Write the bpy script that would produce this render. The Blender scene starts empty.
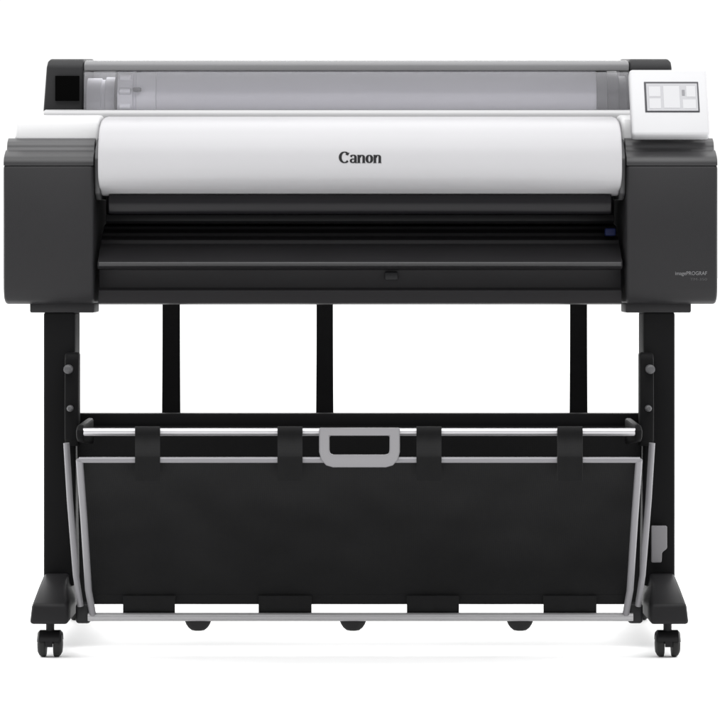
import bpy, bmesh, math, random
from mathutils import Vector, Matrix, noise as mnoise

random.seed(7)
scene = bpy.context.scene
col = scene.collection

# ------------------------------------------------------------------ measuring
# The printer is measured from the photograph: 1.8 mm per photo pixel in the plane y = 0,
# camera 5.5 m in front of it, level, 0.69 m above the floor.
S, D, HP, CX = 0.0018, 5.5, 270.0, 360.0
H = (657 - HP) * S * (D - .08) / D
def X(px, y=0.0): return (px - CX) * S * (D + y) / D
def Z(py, y=0.0): return H + (HP - py) * S * (D + y) / D
def P(px, py, y=0.0): return Vector((X(px, y), y, Z(py, y)))

# ------------------------------------------------------------------ materials
def mat(name, rgb, rough=.5, spec=.5, metal=0.0, nscale=400, bump=.05, var=.06, rvar=.1, wear=0.0, aniso=None):
    m = bpy.data.materials.new(name); m.use_nodes = True
    nt = m.node_tree; N = nt.nodes; L = nt.links
    b = N['Principled BSDF']
    tc = N.new('ShaderNodeTexCoord')
    fine = N.new('ShaderNodeTexNoise'); fine.inputs['Scale'].default_value = nscale; fine.inputs['Detail'].default_value = 3
    broad = N.new('ShaderNodeTexNoise'); broad.inputs['Scale'].default_value = 6; broad.inputs['Detail'].default_value = 4
    src = tc.outputs['Object']
    if aniso:
        mp = N.new('ShaderNodeMapping'); mp.inputs['Scale'].default_value = aniso
        L.new(src, mp.inputs['Vector']); src_f = mp.outputs['Vector']
    else: src_f = src
    L.new(src_f, fine.inputs['Vector']); L.new(src, broad.inputs['Vector'])
    mix = N.new('ShaderNodeMix'); mix.data_type = 'RGBA'
    mix.inputs['A'].default_value = (*[c * (1 - var) for c in rgb], 1)
    mix.inputs['B'].default_value = (*[min(1, c * (1 + var)) for c in rgb], 1)
    L.new(broad.outputs['Fac'], mix.inputs['Factor']); L.new(mix.outputs['Result'], b.inputs['Base Color'])
    mr = N.new('ShaderNodeMapRange')
    mr.inputs['To Min'].default_value = max(.02, rough - rvar); mr.inputs['To Max'].default_value = min(1, rough + rvar)
    L.new(broad.outputs['Fac'], mr.inputs['Value']); L.new(mr.outputs['Result'], b.inputs['Roughness'])
    b.inputs['Specular IOR Level'].default_value = spec; b.inputs['Metallic'].default_value = metal
    if bump:
        bp = N.new('ShaderNodeBump'); bp.inputs['Strength'].default_value = bump; bp.inputs['Distance'].default_value = .0006
        L.new(fine.outputs['Fac'], bp.inputs['Height']); L.new(bp.outputs['Normal'], b.inputs['Normal'])
    return m

M = {
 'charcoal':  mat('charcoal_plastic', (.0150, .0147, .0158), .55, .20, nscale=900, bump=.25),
 'black':     mat('black_plastic', (.010, .010, .011), .5, .22, nscale=700, bump=.2),
 'slotblack': mat('slot_plastic', (.0125, .012, .013), .5, .14, nscale=600, bump=.15),
 'lip':       mat('smoked_lip_plastic', (.0085, .0080, .0095), .35, .22, bump=.05),
 'white':     mat('white_plastic', (.375, .372, .383), .40, .28, nscale=800, bump=.08, var=.02),
 'warmwhite': mat('cap_white_plastic', (.54, .54, .545), .45, .28, nscale=800, bump=.08, var=.02),
 'leg':       mat('black_powder_coat', (.0055, .0055, .0058), .6, .06, nscale=1200, bump=.35),
 'foot':      mat('foot_plastic', (.009, .0088, .0095), .5, .16, nscale=800, bump=.2),
 'rubber':    mat('black_rubber', (.012, .012, .012), .65, .25, nscale=500, bump=.2),
 'silver':    mat('satin_aluminium', (.50, .495, .51), .46, .5, metal=.8, nscale=300, bump=.05, aniso=(.05, 1, 1)),
 'satin':     mat('grey_painted_tube', (.185, .182, .192), .45, .3, metal=.2, nscale=500, bump=.05),
 'grey':      mat('grey_plastic', (.145, .142, .149), .5, .3, nscale=700, bump=.12, var=.03),
 'bolt':      mat('dark_bolt', (.06, .06, .063), .45, .4, bump=.1),
 'paper':     mat('coated_paper', (.86, .845, .90), .7, .2, nscale=300, bump=.04, var=.015),
 'holder':    mat('pale_holder_plastic', (.86, .85, .90), .5, .3, bump=.08, var=.03),
 'darkgrey':  mat('dark_grey_plastic', (.060, .060, .063), .5, .3, nscale=700, bump=.2),
 'frame':     mat('mid_grey_plastic', (.15, .15, .154), .45, .35, bump=.1),
 'rod':       mat('anodised_tube', (.33, .327, .335), .4, .4, metal=.3, nscale=500, bump=.05),
 'void':      mat('recess_shade_black', (.002, .002, .002), .9, .0, bump=0),
 'endcap':    mat('end_cap_plastic', (.022, .022, .023), .6, .12, nscale=700, bump=.2),
 'panel':     mat('panel_white_plastic', (.44, .44, .45), .4, .3, nscale=800, bump=.06, var=.02),
 'shoulder':  mat('lit_shoulder_grey', (.026, .0257, .027), .40, .32, nscale=900, bump=.15),
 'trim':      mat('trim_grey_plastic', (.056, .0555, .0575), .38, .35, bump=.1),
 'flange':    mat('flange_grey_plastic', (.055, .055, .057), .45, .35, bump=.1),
 'deck':      mat('light_grey_deck_plastic', (.42, .42, .425), .45, .3, bump=.06, var=.02),
 'ink':       mat('logo_ink', (.012, .012, .013), .5, .2, bump=0),
 'print':     mat('silver_ink', (.17, .17, .175), .5, .1, bump=0),
 'blue':      mat('blue_lever_plastic', (.008, .012, .045), .5, .12, bump=.05),
 'screenframe': mat('screen_bezel_plastic', (.045, .045, .05), .4, .2, bump=.03),
}
def cloth_mat():
    m = mat('black_mesh_cloth', (.0085, .0085, .0088), .85, .06, bump=0, var=.18)
    nt = m.node_tree; N = nt.nodes; L = nt.links; b = N['Principled BSDF']
    tc = N.new('ShaderNodeTexCoord')
    w1 = N.new('ShaderNodeTexWave'); w1.bands_direction = 'X'; w1.inputs['Scale'].default_value = 160
    w2 = N.new('ShaderNodeTexWave'); w2.bands_direction = 'Z'; w2.inputs['Scale'].default_value = 160
    for w in (w1, w2):
        w.inputs['Distortion'].default_value = .6; L.new(tc.outputs['Object'], w.inputs['Vector'])
    mul = N.new('ShaderNodeMath'); mul.operation = 'MULTIPLY'
    L.new(w1.outputs['Fac'], mul.inputs[0]); L.new(w2.outputs['Fac'], mul.inputs[1])
    bp = N.new('ShaderNodeBump'); bp.inputs['Strength'].default_value = .4; bp.inputs['Distance'].default_value = .0005
    L.new(mul.outputs[0], bp.inputs['Height']); L.new(bp.outputs['Normal'], b.inputs['Normal'])
    b.inputs['Sheen Weight'].default_value = .05
    return m
M['cloth'] = cloth_mat()
def clear_mat():
    m = bpy.data.materials.new('clear_smoked_plastic'); m.use_nodes = True
    nt = m.node_tree; N = nt.nodes; L = nt.links
    N.remove(N['Principled BSDF']); out = N['Material Output']
    tr = N.new('ShaderNodeBsdfTransparent'); tr.inputs['Color'].default_value = (.95, .95, .96, 1)
    df = N.new('ShaderNodeBsdfDiffuse'); df.inputs['Color'].default_value = (.66, .655, .69, 1)
    gl = N.new('ShaderNodeBsdfGlossy'); gl.inputs['Roughness'].default_value = .12
    fr = N.new('ShaderNodeFresnel'); fr.inputs['IOR'].default_value = 1.35
    nz = N.new('ShaderNodeTexNoise'); nz.inputs['Scale'].default_value = 5
    mr = N.new('ShaderNodeMapRange'); mr.inputs['To Min'].default_value = .10; mr.inputs['To Max'].default_value = .14
    m1 = N.new('ShaderNodeMixShader'); m2 = N.new('ShaderNodeMixShader')
    L.new(nz.outputs['Fac'], mr.inputs['Value']); L.new(mr.outputs['Result'], m1.inputs['Fac'])
    L.new(tr.outputs[0], m1.inputs[1]); L.new(df.outputs[0], m1.inputs[2])
    L.new(fr.outputs[0], m2.inputs['Fac']); L.new(m1.outputs[0], m2.inputs[1]); L.new(gl.outputs[0], m2.inputs[2])
    L.new(m2.outputs[0], out.inputs['Surface'])
    return m
M['clear'] = clear_mat()
def screen_mat(name, rgb, emit):
    m = mat(name, rgb, .2, .4, bump=0, var=.03)
    b = m.node_tree.nodes['Principled BSDF']
    b.inputs['Emission Color'].default_value = (*rgb, 1); b.inputs['Emission Strength'].default_value = emit
    return m
M['screen'] = screen_mat('lit_screen', (.25, .25, .262), .26)
M['tile'] = screen_mat('screen_tile', (.31, .31, .32), .34)
M['icon'] = screen_mat('screen_icon', (.12, .12, .13), .1)

# ------------------------------------------------------------------ mesh helpers
def finish(name, bm, m, parent=None, sharp=38):
    bmesh.ops.recalc_face_normals(bm, faces=bm.faces[:])
    for f in bm.faces: f.smooth = True
    for e in bm.edges:
        if len(e.link_faces) == 2 and e.calc_face_angle(0) > math.radians(sharp): e.smooth = False
    me = bpy.data.meshes.new(name); bm.to_mesh(me); bm.free()
    me.materials.append(M[m] if isinstance(m, str) else m)
    o = bpy.data.objects.new(name, me); col.objects.link(o)
    if parent is not None:
        p, off = parent, Vector((0, 0, 0))
        while p is not None: off += p.location; p = p.parent
        me.transform(Matrix.Translation(-off)); o.parent = parent
    return o

def bevel(bm, w, seg=3, ang=25):
    es = [e for e in bm.edges if len(e.link_faces) == 2 and e.calc_face_angle(0) > math.radians(ang)]
    bmesh.ops.bevel(bm, geom=es, offset=w, segments=seg, profile=.5, affect='EDGES', clamp_overlap=True)

def box(bm, x0, x1, y0, y1, z0, z1):
    v = [bm.verts.new((x, y, z)) for z in (z0, z1) for y in (y0, y1) for x in (x0, x1)]
    for f in ((0, 1, 3, 2), (4, 6, 7, 5), (0, 4, 5, 1), (2, 3, 7, 6), (0, 2, 6, 4), (1, 5, 7, 3)):
        bm.faces.new([v[i] for i in f])
    return v

def bbox(x0, x1, y0, y1, z0, z1, w=.003, seg=2):
    bm = bmesh.new(); box(bm, min(x0, x1), max(x0, x1), y0, y1, min(z0, z1), max(z0, z1))
    bmesh.ops.recalc_face_normals(bm, faces=bm.faces[:])
    if w: bevel(bm, w, seg)
    return bm

def prism(profile, x0, x1, w=0, seg=2, ang=25, bm=None):
    """profile: closed list of (y, z), pushed along x."""
    bm = bm or bmesh.new()
    a = [bm.verts.new((x0, y, z)) for y, z in profile]
    b = [bm.verts.new((x1, y, z)) for y, z in profile]
    n = len(profile)
    for i in range(n): bm.faces.new((a[i], a[(i + 1) % n], b[(i + 1) % n], b[i]))
    bm.faces.new(a[::-1]); bm.faces.new(b)
    bmesh.ops.recalc_face_normals(bm, faces=bm.faces[:])
    if w: bevel(bm, w, seg, ang)
    return bm

def tube(bm, pts, r, n=14, caps=True):
    pts = [Vector(p) for p in pts]; rings = []
    for i, p in enumerate(pts):
        a = pts[max(i - 1, 0)]; c = pts[min(i + 1, len(pts) - 1)]
        t = (c - a).normalized()
        u = t.cross(Vector((0, 1, 0)))
        if u.length < 1e-3: u = t.cross(Vector((0, 0, 1)))
        u.normalize(); v = t.cross(u)
        rings.append([bm.verts.new(p + r * (math.cos(k * math.tau / n) * u + math.sin(k * math.tau / n) * v)) for k in range(n)])
    for A, B in zip(rings, rings[1:]):
        for k in range(n): bm.faces.new((A[k], A[(k + 1) % n], B[(k + 1) % n], B[k]))
    if caps: bm.faces.new(rings[0][::-1]); bm.faces.new(rings[-1])
    return bm

def lathe(bm, prof, origin, axis='x', n=32):
    """prof: list of (along, radius)."""
    o = Vector(origin); rings = []
    for a, r in prof:
        ring = []
        for k in range(n):
            c, s = math.cos(k * math.tau / n) * r, math.sin(k * math.tau / n) * r
            ring.append(bm.verts.new(o + Vector({'x': (a, c, s), 'y': (c, a, s), 'z': (c, s, a)}[axis])))
        rings.append(ring)
    for A, B in zip(rings, rings[1:]):
        for k in range(n): bm.faces.new((A[k], A[(k + 1) % n], B[(k + 1) % n], B[k]))
    bm.faces.new(rings[0][::-1]); bm.faces.new(rings[-1])
    return bm

def pz(lst): return [(y, Z(py, y)) for y, py in lst]
def smooth_curve(pts, n=6):
    """Catmull-Rom through (y, py) points."""
    out = []
    for i in range(len(pts) - 1):
        p0, p1, p2, p3 = pts[max(i - 1, 0)], pts[i], pts[i + 1], pts[min(i + 2, len(pts) - 1)]
        for k in range(n):
            t = k / n
            out.append(tuple(.5 * (2 * b + (c - a) * t + (2 * a - 5 * b + 4 * c - d) * t * t + (3 * b - a - 3 * c + d) * t ** 3)
                             for a, b, c, d in zip(p0, p1, p2, p3)))
    return out + [pts[-1]]

def sheet(rows, thick):
    """rows: grid of points -> thin solid cloth."""
    bm = bmesh.new()
    V = [[bm.verts.new(p) for p in r] for r in rows]
    for r0, r1 in zip(V, V[1:]):
        for i in range(len(r0) - 1): bm.faces.new((r0[i], r0[i + 1], r1[i + 1], r1[i]))
    bmesh.ops.recalc_face_normals(bm, faces=bm.faces[:])
    bmesh.ops.solidify(bm, geom=bm.faces[:], thickness=thick)
    return bm

def thing(name, label, cat, loc=(0, 0, 0)):
    o = bpy.data.objects.new(name, None); col.objects.link(o)
    o.location = loc; o.empty_display_size = .1
    o['label'] = label; o['category'] = cat
    return o

# ------------------------------------------------------------------ setting
bm = bmesh.new()
v = [bm.verts.new(p) for p in ((-150, -60, 0), (150, -60, 0), (150, 240, 0), (-150, 240, 0))]
bm.faces.new(v)
floor = finish('floor', bm, mat('white_studio_floor', (.95, .95, .95), .6, .1, nscale=60, bump=0, var=.01))
floor['kind'] = 'structure'

# ------------------------------------------------------------------ printer
printer = thing('wide_format_printer', 'black and white wide format printer on a wheeled stand with a black cloth catch basket', 'printer')
part = lambda name, bm, m, parent=None, **k: finish(name, bm, m, parent or printer, **k)

# side housings: dark front panel, chamfer below, grey stepped trim along the top
HOUSE = pz(smooth_curve([(.028, 304), (.010, 300), (.001, 291)], 3)[:-1] + [(.0, 288), (.0, 168), (.004, 164.5), (.03, 163), (.42, 163), (.42, 304)])
SHOULDER = pz(smooth_curve([(.0012, 165.6), (.0022, 161.5), (.008, 157), (.022, 153), (.036, 150.2)], 5) + [(.06, 150), (.06, 165.6)])
TRIM = pz([(.037, 150.6), (.043, 149.2), (.045, 147.2)] + smooth_curve([(.0455, 146), (.050, 142), (.064, 138.3)], 3) + [(.41, 138.3), (.41, 150.6)])
def housing(x0, x1):
    h = part('side_housing', prism(HOUSE, x0, x1, .006, 3, 50), 'charcoal')
    part('shoulder', prism(SHOULDER, x0 + .0004, x1 - .0004, .003, 3, 60), 'shoulder', h)  # lighter grey stands in for light caught on the rounded edge
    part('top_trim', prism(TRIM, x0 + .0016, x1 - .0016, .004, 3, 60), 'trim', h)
    return h
hl = housing(X(3.2), X(93.5)); hr = housing(X(626.5), X(717.8))
for hs, a, b in ((hl, 28, 93), (hr, 627, 693)):
    part('housing_foot', bbox(X(a), X(b), .03, .13, Z(313), Z(302.5), .003), 'charcoal', hs)
for hs, a, b in ((hl, 93.8, 99.5), (hr, 620.5, 626.2)):
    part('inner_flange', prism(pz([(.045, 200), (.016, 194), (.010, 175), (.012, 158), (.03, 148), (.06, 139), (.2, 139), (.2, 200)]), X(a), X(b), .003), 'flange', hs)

# white caps on top of the housings
CAP = pz([(.0665, 146), (.0672, 132), (.069, 124), (.074, 119.5), (.09, 117), (.12, 115.5), (.42, 113.6), (.42, 146)])
for a, b in ((14, 99), (621.5, 710)):
    part('housing_cap', prism(CAP, X(a, .06), X(b, .06), .008, 4, 50), 'warmwhite')

# curved white front cover with smoked lip
cov = smooth_curve([(.17, 116.5), (.09, 118), (.035, 122.5), (.004, 132), (-.012, 147), (-.017, 161), (-.016, 172), (-.008, 181), (.012, 188.5), (.045, 195)], 6)
COVER = pz(cov)
cover = part('front_cover', prism(COVER + pz([(.06, 196), (.17, 196)]), X(98.5), X(621.5), .005, 3, 50), 'white')
lip = smooth_curve([(.034, 194.2), (.030, 203), (.034, 211), (.040, 214)], 4)
part('cover_lip', prism(pz(lip + [(.10, 214), (.10, 196.6), (.07, 196.6), (.046, 196)]), X(107), X(613), .002, 2, 50), 'lip')

def cover_y(z):
    for (y0, z0), (y1, z1) in zip(COVER, COVER[1:]):
        if z1 <= z <= z0: return y0 + (y1 - y0) * (z0 - z) / (z0 - z1)
    return -.016

# lettering on the cover, drawn with a broad nib
def nib(bm, pts, thick=.27, thin=.085):
    L_, R_ = [], []
    for i, p in enumerate(pts):
        a = pts[max(i - 1, 0)]; c = pts[min(i + 1, len(pts) - 1)]
        t = (Vector(c) - Vector(a)).normalized(); n = Vector((-t.y, t.x))
        w = .5 * (thin + (thick - thin) * abs(t.y) ** 1.5)
        L_.append(Vector(p) + n * w); R_.append(Vector(p) - n * w)
    VL = [bm.verts.new((q.x, 0, q.y)) for q in L_]; VR = [bm.verts.new((q.x, 0, q.y)) for q in R_]
    for i in range(len(pts) - 1): bm.faces.new((VL[i], VL[i + 1], VR[i + 1], VR[i]))
def poly(bm, pts): bm.faces.new([bm.verts.new((x, 0, y)) for x, y in pts])
def arc(cx, cy, rx, ry, a0, a1, n=18):
    return [(cx + rx * math.cos(math.radians(a0 + (a1 - a0) * i / n)), cy + ry * math.sin(math.radians(a0 + (a1 - a0) * i / n))) for i in range(n + 1)]
bm = bmesh.new()
nib(bm, arc(.52, .5, .40, .455, 52, 318), .27, .09)                       # C
poly(bm, [(.70, .93), (.98, .88), (.84, .66), (.60, .72)])
def a_(ox):
    nib(bm, [(ox + .07, .54)] + arc(ox + .29, .50, .21, .185, 140, 0, 10) + [(ox + .50, .10), (ox + .53, .045), (ox + .64, .04)], .24, .085)
    nib(bm, arc(ox + .27, .20, .19, .155, 60, 340, 14), .22, .085)
def n_(ox):
    nib(bm, [(ox + .15, .03), (ox + .15, .68)], .24); poly(bm, [(ox + .0, .70), (ox + .20, .72), (ox + .20, .60), (ox + .0, .64)])
    nib(bm, [(ox + .22, .50)] + arc(ox + .42, .50, .18, .17, 130, 0, 10) + [(ox + .60, .03)], .24, .085)
    for q in (.15, .60): poly(bm, [(ox + q - .18, 0), (ox + q + .18, 0), (ox + q + .12, .06), (ox + q - .12, .06)])
def o_(ox): nib(bm, arc(ox + .33, .36, .23, .31, 0, 360, 28), .26, .08)
a_(1.02); n_(1.68); o_(2.47); n_(3.16)
for vv in bm.verts:
    z = Z(163.4) + vv.co.z * .0208; x = X(339) + vv.co.x * .0195
    vv.co = (x, cover_y(z) - .0006, z)
part('lettering', bm, 'ink', cover)

# small print on the right housing
def small_text(txt, px0, py, size, y, m, parent, wpx):
    c = bpy.data.curves.new('t', 'FONT'); c.body = txt; c.size = size; c.extrude = .0001
    o = bpy.data.objects.new('t', c); col.objects.link(o)
    bpy.context.view_layer.update()
    me = bpy.data.meshes.new_from_object(o.evaluated_get(bpy.context.evaluated_depsgraph_get()))
    bpy.data.objects.remove(o)
    w = max(q.co.x for q in me.vertices)
    bm = bmesh.new(); bm.from_mesh(me); bpy.data.meshes.remove(me)
    k = wpx * S / w
    for q in bm.verts: q.co = (X(px0) + q.co.x * k, y - q.co.z, Z(py) + q.co.y)
    return part('lettering', bm, m, parent)
small_text('imagePROGRAF', 675, 275, .0095, -.0004, 'print', hr, 32)
small_text('TM-350', 690, 280.5, .0065, -.0004, 'flange', hr, 17)

# body between the housings
part('chassis', prism(pz([(.17, 215), (.17, 120), (.23, 118), (.44, 118), (.44, 304), (.17, 304)]), X(98), X(622), .003), 'slotblack')
plat = [(.165, 224), (.13, 226.5), (.128, 229.5), (.100, 233), (.098, 236.5), (.074, 240), (.072, 244), (.04, 250), (.022, 256), (.004, 260.5), (.000, 262), (-.001, 266), (.006, 268.5), (.030, 270),
        (.030, 288), (.018, 290.5), (.016, 303), (.03, 304.5), (.165, 304.5)]
tray = part('output_tray', prism(pz(plat), X(97.5), X(622.5), .0012, 2), 'slotblack')
part('tray_lip', prism(pz([(-.0035, 262), (-.005, 263.5), (-.0035, 266), (.0, 266.3), (.002, 261.8)]), X(99), X(621), .0006), 'shoulder', tray)
part('latch', bbox(X(385), X(398), .022, .031, Z(280), Z(272), .002), 'black', tray)
# slot interior: ribbed guide and blue release lever
part('paper_guide', prism(pz([(.120, 214.5), (.118, 221), (.126, 223.5), (.168, 223.5), (.168, 214.5)]), X(100), X(620), .002), 'black')
lev = bbox(X(608), X(619), .065, .085, Z(236, .06), Z(228, .06), .003, 3)
part('release_lever', lev, 'blue')

# top deck in front of the roll bay
part('top_deck', prism(pz([(.172, 119), (.172, 113), (.176, 110.5), (.20, 109.5), (.205, 110.5), (.205, 119)]), X(44, .18), X(640, .18), .002), 'deck')
# roll bay: back wall, end caps, rail and clear cover
part('roll_bay_wall', prism(pz([(.43, 63), (.45, 63), (.45, 120), (.43, 120)]), X(62, .43), X(655, .43), .002), 'frame')
endcap = [(.20, 113), (.20, 66), (.215, 60.5), (.24, 59), (.44, 59), (.455, 66), (.455, 113)]
ecl = part('end_cap', prism(pz(endcap), X(43, .2), X(83, .2), .005, 3, 50), 'endcap')
for vv in ecl.data.vertices:                                  # outer edge leans in towards the top
    if vv.co.x < X(60, .2): vv.co.x += (vv.co.z - Z(113, .2)) * .075
part('recess_shade', bbox(X(55.5, .2), X(79.5, .2), .194, .1985, Z(101, .2), Z(76, .2), .0), 'void', ecl)  # thin black block painted as the shade inside the recess
ecr = part('end_cap', prism(pz(endcap), X(630, .2), X(672, .2), .007, 3, 50), 'endcap')
part('cover_rail', prism(pz([(.205, 71), (.205, 64), (.215, 61.5), (.24, 60.5), (.29, 60.5), (.29, 64), (.24, 65), (.225, 71)]), X(83.5, .2), X(629.5, .2), .003, 2), 'frame')
rc = [(.186, 113), (.187, 100), (.190, 86), (.198, 72)]
rows = [[Vector((X(84 + (629 - 84) * i / 8, .19), y, Z(py, y))) for i in range(9)] for y, py in smooth_curve(rc, 3)]
part('roll_cover', sheet(rows, .002), 'clear')

# ------------------------------------------------------------------ paper roll (lifts out of the bay)
yR, rR = .315, .068
zR = Z(73, yR) - rR + .012
roll = thing('paper_roll', 'pale paper roll lying under the clear top cover of the printer', 'paper roll', (0, yR, zR))
c0 = (0, yR, zR)
def Xr(px): return X(px, yR - .05)
finish('paper', lathe(bmesh.new(), [(Xr(157), rR - .03), (Xr(157), rR), (Xr(596), rR), (Xr(596), rR - .03)], c0, 'x', 64), 'paper', roll)
bm = bmesh.new()
for k in range(14):
    a = k * math.tau / 14 + .2
    lathe(bm, [(Xr(119.5), .004), (Xr(120.5), .007), (Xr(131), .007), (Xr(132), .004)], (0, yR + math.cos(a) * .069, zR + math.sin(a) * .069), 'x', 10)
h = finish('roll_holder', lathe(bm, [(Xr(118), .040), (Xr(118), .0685), (Xr(121), .0705), (Xr(133), .0705), (Xr(134), .066), (Xr(136), .066), (Xr(137), .0715), (Xr(156), .0715), (Xr(156.8), .069), (Xr(156.8), .03)], c0, 'x', 48), 'holder', roll)
finish('lock_lever', bbox(Xr(134), Xr(142), yR - .080, yR - .066, zR + .016, zR + .024, .002), 'darkgrey', h)
finish('spindle', lathe(bmesh.new(), [(Xr(80), .018), (Xr(84), .046), (Xr(100), .046), (Xr(101), .043), (Xr(104), .043), (Xr(105), .048), (Xr(114), .048), (Xr(115), .030), (Xr(118), .030)], c0, 'x', 40), 'holder', roll)
finish('gap_shade', lathe(bmesh.new(), [(Xr(115.3), .03), (Xr(115.3), .066), (Xr(117.6), .066), (Xr(117.6), .03)], c0, 'x', 40), 'darkgrey', roll)  # dark ring added in place of the shaded gap beside the holder
finish('roll_flange', lathe(bmesh.new(), [(Xr(596.5), .03), (Xr(596.5), .073), (Xr(600), .075), (Xr(606), .075), (Xr(608), .062), (Xr(618), .060), (Xr(620), .05), (Xr(634), .05), (Xr(634), .02)], c0, 'x', 48), 'frame', roll)

# ------------------------------------------------------------------ control panel
def panel_pt(px, t, d):
    """t 0..1 up the tilted face, d depth behind the face."""
    yb, yt = .015, .075
    y = yb + (yt - yb) * t + d
    return Vector((X(px, .04), y, Z(133, yb) + (Z(70, yt) - Z(133, yb)) * t - d * .35))
def panel_box(px0, px1, t0, t1, d0, d1, w, seg=2):
    bm = bmesh.new()
    V = [bm.verts.new(panel_pt(px, t, d)) for d in (d0, d1) for t in (t0, t1) for px in (px0, px1)]
    for f in ((0, 1, 3, 2), (4, 6, 7, 5), (0, 4, 5, 1), (2, 3, 7, 6), (0, 2, 6, 4), (1, 5, 7, 3)): bm.faces.new([V[i] for i in f])
    bmesh.ops.recalc_face_normals(bm, faces=bm.faces[:])
    if w: bevel(bm, w, seg)
    return bm
def tt(py): return (133 - py) / 63.0
cp = part('control_panel', panel_box(631, 709, tt(134.5), tt(69), 0, .028, .006, 3), 'panel')
part('panel_mount', bbox(X(640), X(700), .06, .14, Z(140, .1), Z(112, .1), .004), 'warmwhite', cp)
bz = part('screen_bezel', panel_box(645, 699.5, tt(112.5), tt(82), -.0012, .002, .0008), 'screenframe', cp)
sc = part('screen', panel_box(647, 698, tt(111.2), tt(84), -.0020, .0, 0), 'screen', cp)
bm = panel_box(664, 680, tt(108.5), tt(86.5), -.0024, -.001, 0)
for (a, b, c, d) in ((649.5, 661, 97, 87), (649.5, 661, 109, 99), (687, 696, 97.5, 86.5), (683, 696, 109, 100)):
    bx = panel_box(a, b, tt(c), tt(d), -.0024, -.001, 0)
    tmp = bpy.data.meshes.new('t'); bx.to_mesh(tmp); bx.free(); bm.from_mesh(tmp); bpy.data.meshes.remove(tmp)
part('menu_tile', bm, 'tile', sc)
part('menu_icon', panel_box(682.5, 685.3, tt(96), tt(90.5), -.0026, -.001, 0), 'icon', sc)

# ------------------------------------------------------------------ stand
def mirror_px(px): return 718.5 - px
yU0 = -.20
for side in (0, 1):
    m_ = (lambda p: p) if side == 0 else mirror_px
    leg = part('stand_leg', bbox(X(m_(43.5), .03), X(m_(75), .03), .03, .13, Z(586, .03), Z(312, .03), .005, 3), 'leg')
    # foot: runs front to back, flares outward, slopes down from the upright
    bm = bmesh.new()
    yf, yb = -.115, .56
    def ring(xa, xb, ya, yb_, z): return [bm.verts.new((x, y, z)) for x, y in ((xa, ya), (xb, ya), (xb, yb_), (xa, yb_))]
    xo, xi, xm = X(m_(29.5), yf), X(m_(68), yf), X(m_(44), .0)
    xo2 = X(m_(31.5), yf)
    xin = X(m_(69), .02)
    R = [ring(xo, xi, yf, yb, Z(624.5, yf)), ring(xo2, xi, yf + .004, yb - .004, Z(604.5, yf)),
         ring(xm + (xo - xm) * .38, xin, -.035, .30, Z(585, -.03)),
         ring(X(m_(43.8), .02), xin, .02, .16, Z(574, .02))]
    for A, B in zip(R, R[1:]):
        for k in range(4): bm.faces.new((A[k], A[(k + 1) % 4], B[(k + 1) % 4], B[k]))
    bm.faces.new(R[0][::-1]); bm.faces.new(R[-1])
    bmesh.ops.recalc_face_normals(bm, faces=bm.faces[:]); bevel(bm, .006, 3, 8)
    part('foot', bm, 'foot', leg)
    # basket hinge bracket with two knobs
    br = part('hinge_bracket', prism(pz([(-.006, 358), (.0, 353), (.029, 352), (.029, 446), (.0, 446), (-.012, 440), (-.012, 405)]),
              X(m_(65), -.0), X(m_(79), -.0), .004, 2), 'leg')
    part('basket_arm', prism(pz([(-.005, 418), (-.19, 425), (-.212, 430), (-.205, 439), (-.19, 442), (-.005, 444)]), X(m_(76.5), yU0), X(m_(84), yU0), .004, 2), 'leg', br)
    for px, py, r in ((69, 369, .0085), (71, 408, .006)):
        b = Z(py)
        lathe_bm = lathe(bmesh.new(), [(-.024, r * .55), (-.022, r * .9), (-.012, r), (.002, r)], (X(m_(px)), -.004, b), 'y', 20)
        part('bolt', lathe_bm, 'bolt', br)
# crossbar
part('crossbar', bbox(X(77, .06), X(643, .06), .055, .095, Z(429, .06), Z(413.5, .06), .003), 'leg')

# casters
def caster():
    o = bpy.data.objects.new('caster', None)
    bm = bmesh.new()
    lathe(bm, [(.040, .0065), (.047, .0075), (.0625, .0075)], (0, 0, 0), 'z', 16)
    n = 18; prof = []
    for k in range(n + 1):
        a = math.radians(-8 + 196 * k / n); prof.append((math.cos(a) * .0245, .0228 + math.sin(a) * .0235))
    inner = [(y * .82, .0228 + (z - .0228) * .82) for y, z in prof[::-1]]
    prism(prof + inner, -.0065, .0065, 0, bm=bm)
    body_prof = [(-.0195, .010), (-.017, .018), (-.0075, .0195), (.0075, .0195), (.017, .018), (.0195, .010)]
    arcv = []
    for a_, r in ((-.0215, .021), (-.018, .0247), (.018, .0247), (.0215, .021)):
        arcv.append([bm.verts.new((a_, math.cos(math.radians(15 + 150 * k / 16)) * r, .0228 + math.sin(math.radians(15 + 150 * k / 16)) * r)) for k in range(17)])
    for A, B in zip(arcv, arcv[1:]):
        for k in range(16): bm.faces.new((A[k], A[k + 1], B[k + 1], B[k]))
    body = finish('caster', bm, 'foot')
    wheels = []
    for s in (-1, 1):
        w = finish('wheel', lathe(bmesh.new(), [(s * .0070, .012), (s * .0070, .0215), (s * .0085, .0225), (s * .0150, .0225), (s * .0185, .0200), (s * .0215, .0145), (s * .0225, .006)], (0, 0, .0225), 'x', 32), 'rubber')
        w.parent = body; wheels.append(w)
    return body, wheels
body, wheels = caster()
first = True
for px, y, rz in ((50.2, -.075, 0), (667.5, -.075, 0), (50.2, .50, 14), (667.5, .50, -10)):
    b = body if first else body.copy()
    if not first: col.objects.link(b)
    b.location = (X(px, -.075), y, 0); b.rotation_euler = (0, 0, math.radians(rz)); b.parent = printer
    for w in wheels:
        if first: continue
        c = w.copy(); col.objects.link(c); c.parent = b
    first = False

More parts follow.
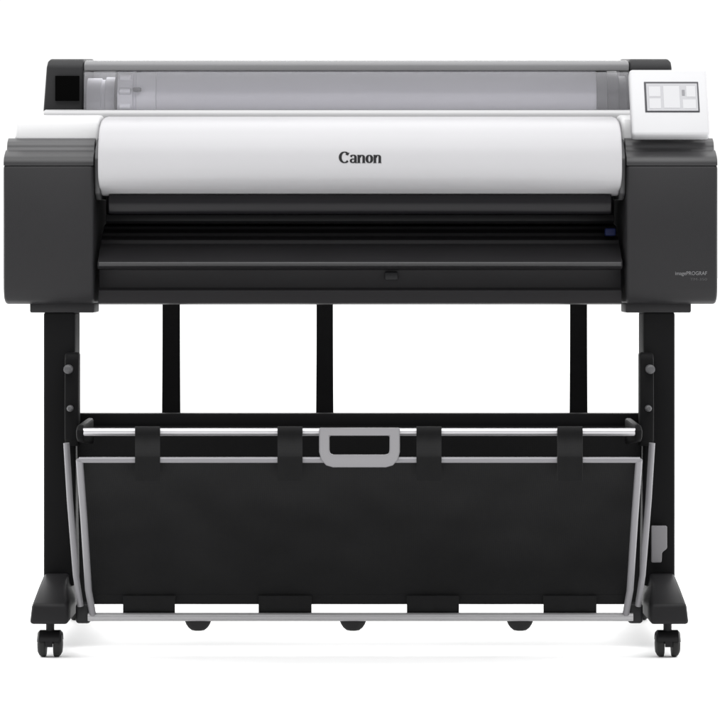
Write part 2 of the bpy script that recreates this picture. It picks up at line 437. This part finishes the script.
# ------------------------------------------------------------------ catch basket
yU, yF, yB = -.20, -.245, -.08
def rod(name, px0, px1, py, y, r, m): return part(name, tube(bmesh.new(), [P(px0, py, y), P(px1, py, y)], r), m)
rod('upper_rod', 82, 638, 432, yU, .0068, 'silver')
rod('front_rod', 79, 640, 460, yF, .0050, 'satin')
rod('bottom_rod', 88, 633, 617, yB, .0075, 'rod')
for side in (0, 1):
    m_ = (lambda p: p) if side == 0 else mirror_px
    p = [P(m_(79.5), 460, yF), P(m_(84), 520, -.19), P(m_(88.5), 590, -.11), P(m_(93), 616, yB)]
    part('side_tube', tube(bmesh.new(), p, .0062), 'satin')
    p = [P(m_(66.5), 443, -.125), P(m_(70), 500, -.12), P(m_(76), 575, -.10), P(m_(80.5), 606, -.085)]
    part('brace_tube', tube(bmesh.new(), p, .0056), 'satin')
    part('corner_joint', bbox(X(m_(76), -.07), X(m_(91), -.07), -.082, -.045, Z(623, -.07), Z(603, -.07), .006, 3), 'black')

def cloth_rows(px0a, px1a, pya, ya, px0b, px1b, pyb, yb, nx, nz, sag, amp, seed):
    rows = []
    for j in range(nz + 1):
        t = j / nz; r = []
        for i in range(nx + 1):
            s = i / nx
            px = (px0a + (px1a - px0a) * s) * (1 - t) + (px0b + (px1b - px0b) * s) * t
            y = ya + (yb - ya) * t + sag * math.sin(math.pi * t)
            nzv = mnoise.noise(Vector((s * 7 + seed, t * 2.2, seed))) + .5 * mnoise.noise(Vector((s * 17, t * 5, seed + 3)))
            y += amp * nzv * math.sin(math.pi * min(1, t * .92 + .06))
            r.append(P(px, pya + (pyb - pya) * t, y))
        rows.append(r)
    return rows
fc = part('basket_cloth', sheet(cloth_rows(83, 637, 459, yF + .004, 94, 626, 604, yB - .004, 110, 34, .03, .018, 2.0), .0016), 'cloth')
part('inner_cloth', sheet(cloth_rows(77, 642, 426, .048, 80, 639, 602, .035, 60, 20, .015, .005, 9.0), .0016), 'cloth')
# stitched hems along the top and bottom of the cloth
for t0, t1, nm in ((.015, .06, 'hem'), (.935, .985, 'hem')):
    full = cloth_rows(84, 636, 459, yF + .004, 93, 627, 604, yB - .004, 110, 34, .03, .018, 2.0)
    def at(t):
        k = min(33, int(t * 34)); f = t * 34 - k
        return [a.lerp(b, f) + Vector((0, -.0022, 0)) for a, b in zip(full[k], full[k + 1])]
    part(nm, sheet([at(t0 + (t1 - t0) * i / 3) for i in range(4)], .0012), 'cloth', fc)
# cloth loops over the rods
for cxp, w in ((147.5, 25), (290, 25), (429, 25), (570, 25)):
    loop = smooth_curve([(yU + .012, 430), (yU - .003, 426.5), (yU - .013, 430), (yU - .016, 440), (yF - .004, 454), (yF - .0085, 459), (yF - .006, 466), (yF + .004, 481)], 4)
    rows = [[Vector((X(cxp + w * (i / 6 - .5), y), y + .0015 * math.sin(i * 1.9 + cxp), Z(py, y))) for i in range(7)] for y, py in loop]
    part('rod_loop', sheet(rows, .0022), 'cloth', fc)
for cxp, w in ((149, 52), (285, 53), (433, 52), (570, 53)):
    loop = smooth_curve([(yB - .016, 596), (yB - .0115, 602), (yB - .004, 608), (yB + .006, 613), (yB + .0095, 617)], 4)
    rows = [[Vector((X(cxp + w * (i / 8 - .5), y), y + .001 * math.sin(i * 1.7 + cxp), Z(py, y))) for i in range(9)] for y, py in loop]
    part('hem_loop', sheet(rows, .0025), 'cloth', fc)
# rubber stops under the bottom rod
for px in (198, 353, 520):
    bm = lathe(bmesh.new(), [(-.0175, .006), (-.0165, .011), (-.012, .0165), (-.006, .0205), (-.001, .0225), (0, .0228)], (0, 0, 0), 'z', 28)
    for q in bm.verts: q.co = (q.co.x * 1.03 + X(px, -.07), q.co.y * .6 - .068, q.co.z + Z(621, -.07))
    part('rubber_stop', bm, 'rubber')
# grey pull handle joining the two upper rods
hb = []
def hp(px, py):
    t = (py - 432) / 29.0
    y = yU + (yF - yU) * t - .014
    return P(px, py, y)
outer = [hp(px, py) for px, py in ((319, 428), (319, 452), (321, 460), (326, 465.5), (333, 467.5), (386, 467.5), (393, 465.5), (398, 460), (400, 452), (400, 428))]
inner = [hp(px, py) for px, py in ((329.5, 436), (329.5, 450), (330, 453), (331.5, 454.5), (334, 455), (385, 455), (387.5, 454.5), (389, 453), (389.5, 450), (389.5, 436))]
bm = bmesh.new()
for dy in (0,):
    fo = [bm.verts.new(p) for p in outer]; fi = [bm.verts.new(p) for p in inner]
    for i in range(len(fo)):
        j = (i + 1) % len(fo); bm.faces.new((fo[i], fo[j], fi[j], fi[i]))
ext = bmesh.ops.extrude_face_region(bm, geom=bm.faces[:])
for g in ext['geom']:
    if isinstance(g, bmesh.types.BMVert): g.co.y += .014
bmesh.ops.recalc_face_normals(bm, faces=bm.faces[:]); bevel(bm, .0028, 3, 40)
part('pull_handle', bm, 'grey')

# rear straps, holding the basket cloth up to the back of the printer
for a, b in ((162.5, 180), (316.5, 333), (570, 587)):
    ys = .16
    rows = [[Vector((X(a + (b - a) * i / 3 + (j / 10) ** 2 * (i - 1.5) * .8, ys), ys, Z(303 + 180 * j / 10, ys))) for i in range(4)] for j in range(11)]
    part('rear_strap', sheet(rows, .003), 'cloth')
# grey cable clip on the right leg
bm = bmesh.new()
poly_pts = [(651, 562), (651, 525.5), (666.5, 525.5), (666.5, 548), (661.5, 552), (661, 562)]
f = [bm.verts.new(P(px, py, .022)) for px, py in poly_pts]; bm.faces.new(f)
ext = bmesh.ops.extrude_face_region(bm, geom=bm.faces[:])
for g in ext['geom']:
    if isinstance(g, bmesh.types.BMVert): g.co.y -= .012
bmesh.ops.recalc_face_normals(bm, faces=bm.faces[:]); bevel(bm, .002, 2)
part('cable_clip', bm, 'grey')

# ------------------------------------------------------------------ light
w = bpy.data.worlds.new('World'); scene.world = w; w.use_nodes = True
# studio surroundings: white behind and around the printer, dimmer on the photographer's side
nt = w.node_tree; bg = nt.nodes['Background']
bg.inputs['Color'].default_value = (1, 1, 1, 1)
tc = nt.nodes.new('ShaderNodeTexCoord'); sp = nt.nodes.new('ShaderNodeSeparateXYZ'); mr = nt.nodes.new('ShaderNodeMapRange')
mr.interpolation_type = 'SMOOTHSTEP'
mr.inputs['From Min'].default_value = -.75; mr.inputs['From Max'].default_value = .15
mr.inputs['To Min'].default_value = .38; mr.inputs['To Max'].default_value = 1.06
nt.links.new(tc.outputs['Generated'], sp.inputs[0]); nt.links.new(sp.outputs['Y'], mr.inputs['Value']); 
up = nt.nodes.new('ShaderNodeMapRange'); up.interpolation_type = 'SMOOTHSTEP'          # extra brightness from overhead, added to whiten the floor
up.inputs['From Min'].default_value = .25; up.inputs['From Max'].default_value = .95
up.inputs['To Min'].default_value = 0; up.inputs['To Max'].default_value = 1.5
ad = nt.nodes.new('ShaderNodeMath'); ad.operation = 'ADD'
nt.links.new(sp.outputs['Z'], up.inputs['Value']); nt.links.new(mr.outputs['Result'], ad.inputs[0]); nt.links.new(up.outputs['Result'], ad.inputs[1])
nt.links.new(ad.outputs[0], bg.inputs['Strength'])
def area(name, loc, target, sx, sy, e):
    l = bpy.data.lights.new(name, 'AREA'); l.shape = 'RECTANGLE'; l.size = sx; l.size_y = sy; l.energy = e
    o = bpy.data.objects.new(name, l); col.objects.link(o); o.location = loc
    o.rotation_euler = (Vector(target) - Vector(loc)).to_track_quat('-Z', 'Y').to_euler()
    return o
area('overhead_softbox', (0, -1.3, 3.2), (0, -.2, 0), 4.0, 1.6, 70)
area('floor_fill', (0, 3.4, 1.5), (0, .3, 0), 3.6, .8, 60)  # unseen lamp added behind to whiten the floor under the printer
area('side_fill', (-2.6, .9, .75), (0, .3, 0), 1.6, .5, 30)  # out-of-view pair added to brighten the floor beneath the stand
area('side_fill', (2.6, .9, .75), (0, .3, 0), 1.6, .5, 30)

# ------------------------------------------------------------------ camera
cam = bpy.data.cameras.new('camera'); co = bpy.data.objects.new('camera', cam); col.objects.link(co)
co.location = (0, -D, H); co.rotation_euler = (math.radians(90), 0, 0)
cam.sensor_fit = 'HORIZONTAL'; cam.sensor_width = 36
cam.lens = 36 * D / (720 * S)
cam.shift_y = -(363.5 - HP) / 720
cam.clip_start = .1; cam.clip_end = 1000
scene.camera = co
vs = scene.view_settings
vs.view_transform = 'Standard'; vs.look = 'None'; vs.exposure = 0; vs.gamma = 1
scene.cycles.max_bounces = 10; scene.cycles.transparent_max_bounces = 12
scene.cycles.use_denoising = True
